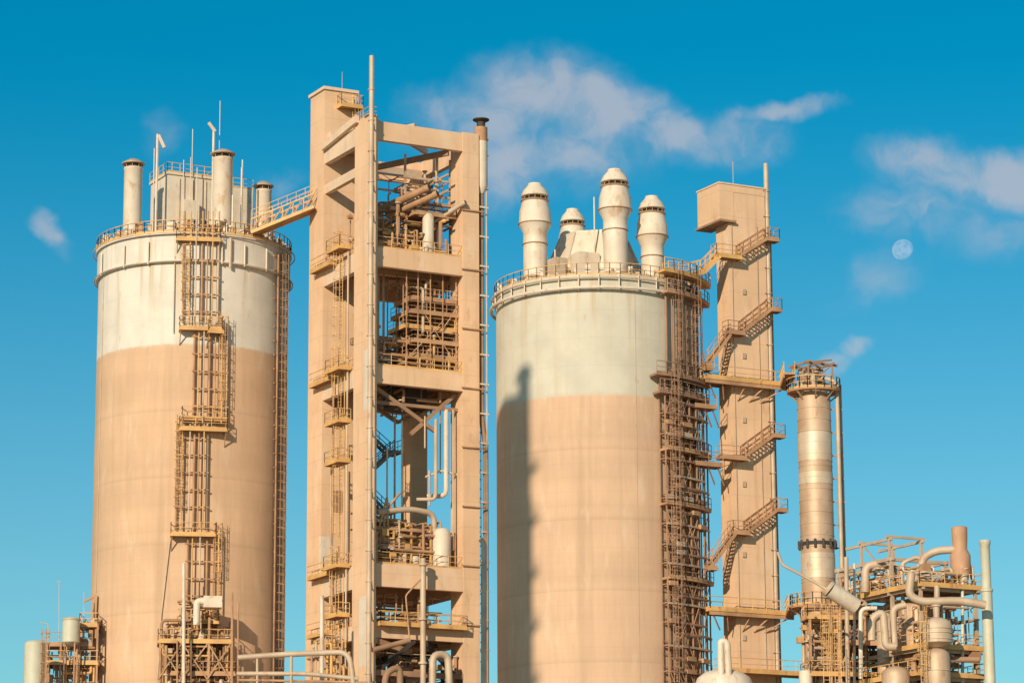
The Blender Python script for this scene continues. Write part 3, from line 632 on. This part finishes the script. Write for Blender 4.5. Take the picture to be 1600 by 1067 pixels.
for k in range(14):
    a=k*math.pi/7; DC('support_lugs','drk').beam((X+(rc+.15)*math.cos(a),Yc+(rc+.15)*math.sin(a),z(858)),(X+(rc+.15)*math.cos(a),Yc+(rc+.15)*math.sin(a),z(845)),.2,.2)
zp=z(612); FC=Frame(Vector((X,Yc,0)),ANG)
def cplat(zp,R,h=1.1,m='yel'):
    DC('ring_platform','rst').lathe((X,Yc),[(rc+.02,zp-.15),(R,zp-.15),(R,zp),(rc+.02,zp)],24,caps=False)
    DC('ring_railing',m).rail([(X+R*math.cos(t*math.pi/10),Yc+R*math.sin(t*math.pi/10),zp) for t in range(20)],h,1.0,.05,True)
    for k in range(8):
        a=k*math.pi/4; DC('platform_brackets','rst').beam((X+rc*math.cos(a),Yc+rc*math.sin(a),zp-.9),(X+R*.97*math.cos(a),Yc+R*.97*math.sin(a),zp-.15),.1,.12)
cplat(zp,2.45); cplat(z(948),2.6)
zq=z(572)
for u in(-1.3,1.3):
    for v in(-1.2,1.2): DC('top_davit_frame','brn').pipe([FC.w(u,v,zp),FC.w(u,v,zq)],.09,6)
for v in(-1.2,1.2): DC('top_davit_frame','brn').beam(FC.w(-1.8,v,zq),FC.w(1.9,v,zq),.15,.22); DC('top_davit_frame','brn').beam(FC.w(-1.3,v,zp+.3),FC.w(1.3,v,zq),.1,.1)
for u in(-1.3,0,1.3): DC('top_davit_frame','brn').beam(FC.w(u,-1.6,zq+.1),FC.w(u,1.6,zq+.1),.12,.2)
DC('top_davit_arm','brn').beam(FC.w(-.5,0,zq+.3),FC.w(2.3,.3,zq+.85),.12,.16)
clutter(DC,FC,-1.3,1.3,-1.2,1.2,zp,zq,22,61,.14,['brn','rst','gal'])
DC('overhead_nozzle','gal',True).pipe([(X,Yc,z(606)),(X,Yc,z(592)),(X+1.2,Yc-.3,z(592)),(X+2.1,Yc-.5,z(600)),(X+2.1,Yc-.5,0)],.2,10)
DC('side_pipe','clad',True).pipe([(X+2.5,Yc+.4,z(600)),(X+2.5,Yc+.4,0)],.12,8)
for p in range(640,1050,36): DC('pipe_guides','rst').beam((X+1.4,Yc,z(p)),(X+2.6,Yc+.1,z(p)),.1,.12)
ua,zz_=F2.hv(1150,592,VF); p=F2.w(5.6,-.5,zz_); 
WK=Obj('walkway',p)
for zt_,pe in((zz_,Vector((X-2.2,Yc-.4,zz_))),(F2.hv(1150,952,VF)[1],None)):
    s=F2.w(5.6,-.5,zt_); e=pe if pe else Vector((X-2.3,Yc-.3,zt_)); sd_=Vector((-(e-s).y,(e-s).x,0)).normalized()*.5
    WK('deck','rst').beam(s,e,1.0,.15); WK('girders','rst').beam(s-sd_-Vector((0,0,.2)),e-sd_-Vector((0,0,.2)),.1,.35)
    for k in(-1,1): WK('railings','yel').rail([s+sd_*k,e+sd_*k],1.1,1.0,.045)
# ================================================================== PIPE RACK right
o5=P(1440,1000,262); F5=Frame(o5,ANG); PR=Obj('process_pipe_rack',F5.w(0,0,0))
def z5(py,u=0,v=0): return F5.z(py,u,v)
zd=[z5(912),z5(1008),z5(1052)]
for u in(0,5.8):
    for v in(0,4.2,8.4,12.4):
        PR('rack_columns','gal').fbox(F5,u,u+.28,v,v+.28,0,zd[0]+(2.6 if v>3 else .2))
for z_ in zd+[zd[2]-4]:
    for u in(0.02,5.82): PR('rack_beams','gal').fbox(F5,u,u+.24,-.4,13,z_-.45,z_-.12)
    for v in(0.03,4.23,8.43,12.43): PR('rack_beams','gal').fbox(F5,-.3,6.4,v,v+.22,z_-.5,z_-.14)
plat(PR,F5,-.3,6.3,-.4,5.5,zd[0],'flr','yel','rst'); plat(PR,F5,-.3,2.2,5.5,13.0,zd[0]-.02,'lfb','yel','rst')
plat(PR,F5,-.3,6.3,-.4,4.4,zd[1],'flr','yel','rst'); plat(PR,F5,-1.0,6.3,-.6,13,zd[2],'flr','yel','brn')
z_=zd[0]+2.9
for u in(0.02,5.82): PR('top_frame','gal').fbox(F5,u,u+.24,4.0,12.8,z_-.3,z_)
for v in(4.23,8.43,12.43): PR('top_frame','gal').fbox(F5,-.2,6.2,v,v+.22,z_-.33,z_-.03)
zu=z5(843,0,7)
for v in(5.2,9.5): 
    for u in(0.6,4.0): PR('top_frame','gal').fbox(F5,u,u+.2,v,v+.2,zd[0],zu)
for v in(5.2,9.5): PR('top_frame','gal').fbox(F5,.4,4.4,v+.01,v+.19,zu,zu+.22)
for u in(.6,4.0): PR('top_frame','gal').fbox(F5,u+.01,u+.19,4.8,12,zu-.25,zu-.02)
PR('top_frame','gal').beam(F5.w(.7,5.2,zd[0]+1),F5.w(.7,9.5,zu),.12,.14)
def Pp(pts,Y,r,m='gal',n=12,name='process_pipes'):
    PR(name,m,True).pipe([P(a,b,Y) for a,b in pts],r,n)
q=P(1500,860,265); PR('stub_stack','rdc',True).lathe((q.x,q.y),[(.55,zat(q.x,q.y,905)),(.9,zat(q.x,q.y,895)),(.9,zat(q.x,q.y,868)),(.62,zat(q.x,q.y,858)),(.68,zat(q.x,q.y,840)),(.7,zat(q.x,q.y,824)),(.62,zat(q.x,q.y,823))],22)
Pp([(1497,858),(1462,860),(1440,872),(1440,905)],265,.34,'gal')
Pp([(1352,925),(1352,884),(1375,880),(1398,888),(1398,925)],268,.36,'gal')
Pp([(1412,960),(1408,880),(1436,868),(1448,890)],266,.18,'gal')
Pp([(1424,895),(1420,930),(1440,940),(1500,938),(1540,945)],261,.36,'gal')
Pp([(1464,915),(1464,965)],262,.25,'gal')
Pp([(1362,1000),(1362,965),(1380,955),(1384,1010),(1400,1010)],262,.34,'gal'); Pp([(1398,1010),(1395,950),(1415,945)],263,.3,'gal')
Pp([(1513,880),(1524,920),(1524,1080)],266,.16,'gal'); Pp([(1504,905),(1504,1080)],264,.14,'wht')
Pp([(1480,1080),(1480,1030),(1530,1030)],262,.25,'brn'); Pp([(1325,1080),(1322,870)],266,.2,'gal'); Pp([(1312,1080),(1312,960)],266,.13,'rst'); Pp([(1335,1080),(1335,880)],268,.12,'wht')
Pp([(1300,1090),(1298,960)],268,.12,'rst');Pp([(1345,1060),(1345,950),(1370,950)],266,.2,'wht')
q=P(1543,960,263)
PR('vent_stack','grn',True).lathe((q.x,q.y),[(.48,0),(.48,zat(q.x,q.y,925)),(.55,zat(q.x,q.y,924)),(.55,zat(q.x,q.y,920)),(.42,zat(q.x,q.y,919)),(.42,zat(q.x,q.y,852)),(.5,zat(q.x,q.y,850)),(.5,zat(q.x,q.y,844))],18)
def vessel(px,pt,pb,Y,r,m,name='vessels',dome=.6):
    q=P(px,(pt+pb)/2,Y); zt_=zat(q.x,q.y,pt); zb2=zat(q.x,q.y,pb) if pb<1090 else 0
    PR(name,m,True).lathe((q.x,q.y),[(r*.3,zb2-.3),(r,zb2+.1),(r,zt_-r*dome),(r*.92,zt_-r*dome*.6),(r*.68,zt_-r*dome*.25),(r*.25,zt_-.02),(.02,zt_)],32,caps=False)
    for k in(.25,.6,.85): 
        zz3=max(zb2,zt_-9)+k*(zt_-max(zb2,zt_-9)-r*dome); PR('vessel_bands','gal',True).pipe([(q.x+(r+.02)*math.cos(t*math.pi/16),q.y+(r+.02)*math.sin(t*math.pi/16),zz3) for t in range(33)],.05,4,.01)
    return q,zt_
vessel(1436,935,1100,267,1.75,'clad'); 
q,zt_=vessel(1464,964,1006,260,1.3,'gal'); PR('vessels','gal',True).lathe((q.x,q.y),[(.25,zt_-.1),(.3,zt_+.9),(.42,zt_+.92),(.42,zt_+1.05)],16); vessel(1464,1012,1100,260,1.15,'clad'); vessel(1400,1040,1100,261,1.2,'clad'); vessel(1385,955,1100,268,.8,'gal')
PR('sloping_duct','wht',True).pipe([P(1296,920,258),P(1337,947,259)],.7,16)
PR('sloping_duct_ends','gal',True).cyl(P(1292,917,258),P(1297,921,258),.76)
Pp([(1215,862),(1222,882),(1260,902),(1300,925)],258,.12,'gal')
F6=Frame(P(1262,960,268),ANG*.4); 
plat(PR,F6,0,5.2,0,2.2,F6.z(962),'flrb','yel','rst'); plat(PR,F6,0,6,-.5,2.5,F6.z(1052),'flrb','yel','rst')
plat(PR,F6,3,8,-1,1.5,F6.z(1004),'flr','rst','rst')
for u in(.1,2.6,5.1,7.8): PR('rack_columns','rst').fbox(F6,u,u+.2,0,.2,0,F6.z(960))
for u,w_ in((.1,5.1),(2.6,5.1)): PR('diagonal_braces','rst').beam(F6.w(u,0,F6.z(1050)),F6.w(w_,0,F6.z(965)),.1,.14)
clutter(PR,F6,0,6,0,3,F6.z(1080),F6.z(935),76,71,.18,['brn','rst','gal','rst'])
clutter(PR,F5,0,6,0,5,zd[0]+.1,zd[0]+2,30,72,.16,['gal','rst','wht'])
clutter(PR,F5,.2,6,-.2,10,zd[1],zd[0]-.8,84,73,.24,['gal','rst','brn','gal'])
clutter(PR,F5,0,6,-.2,10,zd[2]-4,zd[1]-.6,110,74,.26,['gal','rst','brn','brn'])
clutter(PR,F5,0,2,5,12.5,zd[0]+.1,zd[0]+2.4,34,75,.16,['gal','rst','wht'])
clutter(PR,F5,0,6,8,13,zd[2],zd[0]-.8,56,76,.22,['brn','rst','brn','gal'])
PR('lamp_arm','gal',True).pipe([P(1520,960,262),P(1516,952,262),P(1522,948,262)],.05,5)
for px in(1290,1308,1442): q=P(px,1000,259); PR('caged_ladders','yel').ladder(q.x,q.y,zat(q.x,q.y,1080),zat(q.x,q.y,965),(0,-1),.5)
# ================================================================== platform at foot of silo 1 ladders
F7=Frame(P(247,1000,284),8); LP=Obj('process_platform',F7.w(0,0,0))
z7=F7.z(1000); plat(LP,F7,0,6.9,0,3.2,z7,'flrb','yel','rst'); plat(LP,F7,1.2,7.2,.2,3.0,F7.z(1050),'flr','rst','rst'); plat(LP,F7,2.2,5.6,.6,3,F7.z(968),'flr','yel','rst')
for u in(.1,2.2,4.6,6.7):
    for v in(.05,3.0): LP('frame_columns','rst').fbox(F7,u,u+.2,v,v+.2,0,z7+(2.2 if u>2 else .0))
for u,w_ in((.1,2.2),(4.6,6.7),(2.2,4.6)): LP('frame_braces','rst').beam(F7.w(u,0,F7.z(1060)),F7.w(w_,0,z7-.2),.1,.12); LP('frame_braces','rst').beam(F7.w(w_,0,F7.z(1060)),F7.w(u,0,z7-.2),.1,.12)
clutter(LP,F7,.3,6.8,.2,3,F7.z(1085),z7+2.0,90,81,.16,['rst','yel','brn','rst','scf'])
clutter(LP,F7,1.8,5,.2,3,z7,z7+3.8,28,82,.12,['rst','yel','gal'])
LP('standpipe','wht',True).pipe([P(287,1090,283),P(287,880,283)],.17,10)
for px,pt in((363,925),(372,940),(298,1000),(277,1000)): LP('standpipe','rst',True).pipe([P(px,1090,284),P(px,pt,284)],.09,8)
FA=Frame(P(318,947,283),8); LP('air_handler','wht').fbox(FA,0,1.7,0,1.5,FA.z(948),FA.z(930)); LP('air_handler_duct','wht',True).pipe([FA.w(.1,.5,FA.z(938)),FA.w(-.6,.5,FA.z(938)),FA.w(-.6,.5,FA.z(975))],.33,12,.6)
# ================================================================== bottom-left plant
F8=Frame(P(66,1030,288),4); SP=Obj('tank_support_platform',F8.w(0,0,0))
plat(SP,F8,.3,5.2,0,3,F8.z(1034),'flr','yel','rst'); plat(SP,F8,3.4,5.1,0,3,F8.z(975),'flr','yel','rst'); plat(SP,F8,0,4.6,.2,3,F8.z(1005),'f','rst','rst')
for u in(.3,1.6,3.3,5.0): 
    for v in(0,2.8): SP('posts','rst').fbox(F8,u,u+.18,v,v+.18,0,F8.z(972 if u>3 else 1003))
clutter(SP,F8,.1,5,.2,2.8,F8.z(1085),F8.z(1002),50,91,.14,['rst','brn','yel','gal'])
clutter(SP,F8,3.2,5,.2,2.8,F8.z(1000),F8.z(962),16,92,.1,['rst','gal','yel'])
SP('masts','gal').pipe([P(92,1000,289),P(92,908,289)],.03,4); SP('masts','gal').pipe([P(88,908,289),P(96,908,289)],.03,4)
SP('masts','gal',True).pipe([P(76,1000,289),P(75,975,289),P(62,972,289)],.05,5); SP('masts','gal',True).pipe([P(131,985,289),P(131,925,289)],.05,5)
q=P(111,985,287); TK=Obj('storage_tank',(q.x,q.y,0)); a,b=zat(q.x,q.y,1003),zat(q.x,q.y,964)
TK('shell','grn',True).lathe((q.x,q.y),[(.3,a-.35),(.82,a),(.82,b-.15),(.5,b),(.1,b+.05)],22); TK('rim','gal',True).lathe((q.x,q.y),[(.87,b-.3),(.87,b-.16)],22)
for k in range(4): TK('legs','rst').beam((q.x+.7*math.cos(k*1.57+.7),q.y+.7*math.sin(k*1.57+.7),0),(q.x+.7*math.cos(k*1.57+.7),q.y+.7*math.sin(k*1.57+.7),a),.12,.12)
q=P(54,1040,284); TK=Obj('storage_tank',(q.x,q.y,0)); b=zat(q.x,q.y,1000)
TK('shell','grn',True).lathe((q.x,q.y),[(.98,0),(.98,b-.3),(.8,b-.1),(.3,b)],28); TK('ladder','rst').ladder(q.x+.9,q.y-.6,b-8,b,(.5,-1),.4)
# ================================================================== foreground pipes & domed tank
FG=Obj('overhead_pipeline',P(450,1067,270))
for pts_,r,m in((((372,1027),(440,1022),(545,1018),(552,1060),(553,1100)),.25,'gal'),(((370,1052),(480,1052),(560,1060)),.2,'gal'),(((372,1062),(500,1064),(575,1066)),.12,'rst'),(((455,1024),(455,1100)),.14,'gal'),(((487,1020),(487,1100)),.1,'rst'),(((402,1026),(402,1100)),.12,'gal')):
    FG('pipes',m,True).pipe([P(a,b,270) for a,b in pts_],r,12,1.0)
for px in(402,455,487,553): 
    q=P(px,1090,270); FG('stanchions','gal').beam((q.x,q.y,0),(q.x,q.y,q.z),.2,.2)
DT=Obj('domed_tank',P(1131,1067,268)); q=P(1131,1067,268); zt_=zat(q.x,q.y,1045)
DT('shell','wht',True).lathe((q.x,q.y),[(2.55,0),(2.55,zt_-1.3),(2.3,zt_-.75),(1.6,zt_-.25),(.7,zt_-.04),(.02,zt_)],40,caps=False)
DT('gooseneck_vent','wht',True).pipe([P(1139,1060,266),P(1136,1003,266),P(1126,1001,266),P(1127,1060,266)],.3,12,.8)
DT('side_bin','wht',True).lathe(P(1259,1060,268),[(.6,0),(.6,zat(P(1259,1060,268).x,268,1048)),(.1,zat(P(1259,1060,268).x,268,1045))],16)
DT('riser','gal',True).pipe([P(755,1100,268),P(757,850,268),P(751,842,268)],.24,10)
for o in ALL: o.build()
# ================================================================== ground
gm,nt=newmat('dusty_ground'); co=N(nt,'ShaderNodeTexCoord').outputs['Object']
col=mixc(nt,ramp(nt,noise(nt,co,.05,8),.35,.65),(.42,.31,.21),(.33,.24,.16)); finish(gm,nt,col,.95,0,noise(nt,co,2,6),.4)
me=bpy.data.meshes.new('ground'); S=9000; me.from_pydata([(-S,-S,0),(S,-S,0),(S,S,0),(-S,S,0)],[],[(0,1,2,3)]); me.materials.append(gm)
g=bpy.data.objects.new('ground',me); bpy.context.collection.objects.link(g)
# ================================================================== moon
sdir=Vector((-math.sin(AZ)*math.cos(EL),-math.cos(AZ)*math.cos(EL),math.sin(EL)))
mm,nt=newmat('moon_surface'); co=N(nt,'ShaderNodeTexCoord').outputs['Object']; geo=N(nt,'ShaderNodeNewGeometry')
dt=N(nt,'ShaderNodeVectorMath',operation='DOT_PRODUCT'); dt.inputs[1].default_value=Vector((-.45,-.85,.25)).normalized(); nt.links.new(geo.outputs['Normal'],dt.inputs[0])
lit=ramp(nt,dt.outputs['Value'],-.15,.35); mar=ramp(nt,noise(nt,co,.12,5),.38,.64,1,.5)  # sunlit side of the moon painted as glow, from a fixed direction
mu=N(nt,'ShaderNodeMath',operation='MULTIPLY'); nt.links.new(lit,mu.inputs[0]); nt.links.new(mar,mu.inputs[1])
mu2=N(nt,'ShaderNodeMath',operation='MULTIPLY'); nt.links.new(mu.outputs[0],mu2.inputs[0]); mu2.inputs[1].default_value=.22
em=N(nt,'ShaderNodeEmission'); em.inputs[0].default_value=(1,.66,.5,1); nt.links.new(mu2.outputs[0],em.inputs[1])
tr=N(nt,'ShaderNodeBsdfTransparent'); ad=N(nt,'ShaderNodeAddShader'); o=N(nt,'ShaderNodeOutputMaterial')
mxs=N(nt,'ShaderNodeMixShader'); nt.links.new(geo.outputs['Backfacing'],mxs.inputs[0])
nt.links.new(tr.outputs[0],ad.inputs[0]); nt.links.new(em.outputs[0],ad.inputs[1]); nt.links.new(ad.outputs[0],mxs.inputs[1]); nt.links.new(tr.outputs[0],mxs.inputs[2]); nt.links.new(mxs.outputs[0],o.inputs[0])
bpy.ops.mesh.primitive_uv_sphere_add(segments=64,ring_count=32,radius=17.5*4000/F,location=P(1411,391,4000)); mo=bpy.context.object; mo.name='moon'; mo.data.materials.append(mm); bpy.ops.object.shade_smooth()
# ================================================================== world
w=bpy.data.worlds.new('World'); bpy.context.scene.world=w; w.use_nodes=True; nt=w.node_tree; nt.nodes.clear()
sky=N(nt,'ShaderNodeTexSky',sky_type='NISHITA'); sky.sun_disc=False; sky.sun_elevation=EL; sky.sun_rotation=math.radians(180)+AZ
sky.air_density=1.0; sky.dust_density=.3; sky.ozone_density=2.5
tc=N(nt,'ShaderNodeTexCoord').outputs['Generated']; sp=N(nt,'ShaderNodeSeparateXYZ'); nt.links.new(tc,sp.inputs[0])
tcol=mixc(nt,ramp(nt,sp.outputs[2],.10,.31),(.50,.93,.93),(.0,.80,.93))
tcol=mixc(nt,ramp(nt,sp.outputs[2],.36,.7),tcol,(1.25,1.15,.95))
tint=mixc(nt,1.0,sky.outputs[0],tcol,'MULTIPLY')
my=N(nt,'ShaderNodeMath',operation='MAXIMUM'); my.inputs[1].default_value=.05; nt.links.new(sp.outputs[1],my.inputs[0])
iv=N(nt,'ShaderNodeMath',operation='DIVIDE'); iv.inputs[0].default_value=48; nt.links.new(my.outputs[0],iv.inputs[1])
q=N(nt,'ShaderNodeVectorMath',operation='SCALE'); nt.links.new(tc,q.inputs[0]); nt.links.new(iv.outputs[0],q.inputs['Scale'])
def qxy(px,py): d=ray(px,py); return Vector((d.x/d.y*48,48,d.z/d.y*48))
wn=N(nt,'ShaderNodeTexNoise'); wn.inputs['Scale'].default_value=1.3; wn.inputs['Detail'].default_value=4; nt.links.new(q.outputs[0],wn.inputs['Vector'])
ws=N(nt,'ShaderNodeVectorMath',operation='SUBTRACT'); nt.links.new(wn.outputs['Color'],ws.inputs[0]); ws.inputs[1].default_value=(.5,.5,.5)
wsc=N(nt,'ShaderNodeVectorMath',operation='SCALE'); wsc.inputs['Scale'].default_value=.75; nt.links.new(ws.outputs[0],wsc.inputs[0])
wq=N(nt,'ShaderNodeVectorMath',operation='ADD'); nt.links.new(q.outputs[0],wq.inputs[0]); nt.links.new(wsc.outputs[0],wq.inputs[1])
blobs=[(840,140,140,90,0,.95),(945,175,150,95,-25,1),(770,195,190,95,5,.75),(800,255,130,85,20,.8),(900,240,170,90,0,.75),(1045,210,130,65,-15,.85),(1150,215,130,70,0,.7),(1215,172,140,32,8,.75),(690,170,90,60,0,.55),
 (1470,262,150,68,-8,1),(1580,290,140,75,-15,1.05),(1430,325,170,80,0,.6),(1560,355,120,90,0,.5),(1375,435,140,65,25,.42),
 (88,370,65,26,-45,.7),(250,215,50,60,0,.42),(440,285,70,35,0,.42),(1335,546,42,22,28,1.15),(1298,575,50,24,25,.8)]
tot=None
for px,py,rx,ry,rot,wt in blobs:
    c=qxy(px,py); mp=N(nt,'ShaderNodeMapping',vector_type='TEXTURE'); mp.inputs['Location'].default_value=c
    mp.inputs['Rotation'].default_value=(0,-math.radians(rot),0); mp.inputs['Scale'].default_value=(rx/100,1,ry/100)
    nt.links.new(wq.outputs[0],mp.inputs[0]); sx=N(nt,'ShaderNodeVectorMath',operation='MULTIPLY'); sx.inputs[1].default_value=(1,0,1); nt.links.new(mp.outputs[0],sx.inputs[0])
    ln=N(nt,'ShaderNodeVectorMath',operation='LENGTH'); nt.links.new(sx.outputs[0],ln.inputs[0])
    r=ramp(nt,ln.outputs['Value'],1.3,0,0,wt)
    if tot is None: tot=r
    else:
        a=N(nt,'ShaderNodeMath',operation='SMOOTH_MAX'); a.inputs[2].default_value=.1; nt.links.new(tot,a.inputs[0]); nt.links.new(r,a.inputs[1]); tot=a.outputs[0]
dn=N(nt,'ShaderNodeTexNoise'); dn.inputs['Scale'].default_value=1.0; dn.inputs['Detail'].default_value=7; dn.inputs['Roughness'].default_value=.55; dn.inputs['Distortion'].default_value=.4
nt.links.new(wq.outputs[0],dn.inputs['Vector'])
dr=ramp(nt,dn.outputs['Fac'],.25,.72,.5,1.25)
m1=N(nt,'ShaderNodeMath',operation='MULTIPLY'); nt.links.new(tot,m1.inputs[0]); nt.links.new(dr,m1.inputs[1])
cf=ramp(nt,m1.outputs[0],.09,.98,0,.60)
cm=mixc(nt,cf,tint,(6.0,5.6,5.8))
bg=N(nt,'ShaderNodeBackground'); bg.inputs[1].default_value=.1; nt.links.new(cm,bg.inputs[0]); wo=N(nt,'ShaderNodeOutputWorld'); nt.links.new(bg.outputs[0],wo.inputs[0])
# sun
ld=bpy.data.lights.new('sun','SUN'); ld.energy=4.7; ld.angle=math.radians(.6); ld.color=(1,.81,.585)
lo=bpy.data.objects.new('sun',ld); bpy.context.collection.objects.link(lo); lo.rotation_euler=(-sdir).to_track_quat('-Z','Y').to_euler(); lo.location=(-100,-100,150)
# camera
cd=bpy.data.cameras.new('camera'); cd.sensor_width=36; cd.lens=F/1600*36; cd.clip_end=20000; cd.clip_start=1
co_=bpy.data.objects.new('camera',cd); bpy.context.collection.objects.link(co_)
mt=Matrix((( right.x,up.x,-fwd.x,CAM.x),(right.y,up.y,-fwd.y,CAM.y),(right.z,up.z,-fwd.z,CAM.z),(0,0,0,1))); co_.matrix_world=mt
sc_=bpy.context.scene; sc_.camera=co_; sc_.view_settings.view_transform='Standard'; sc_.view_settings.look='None'; sc_.view_settings.exposure=0
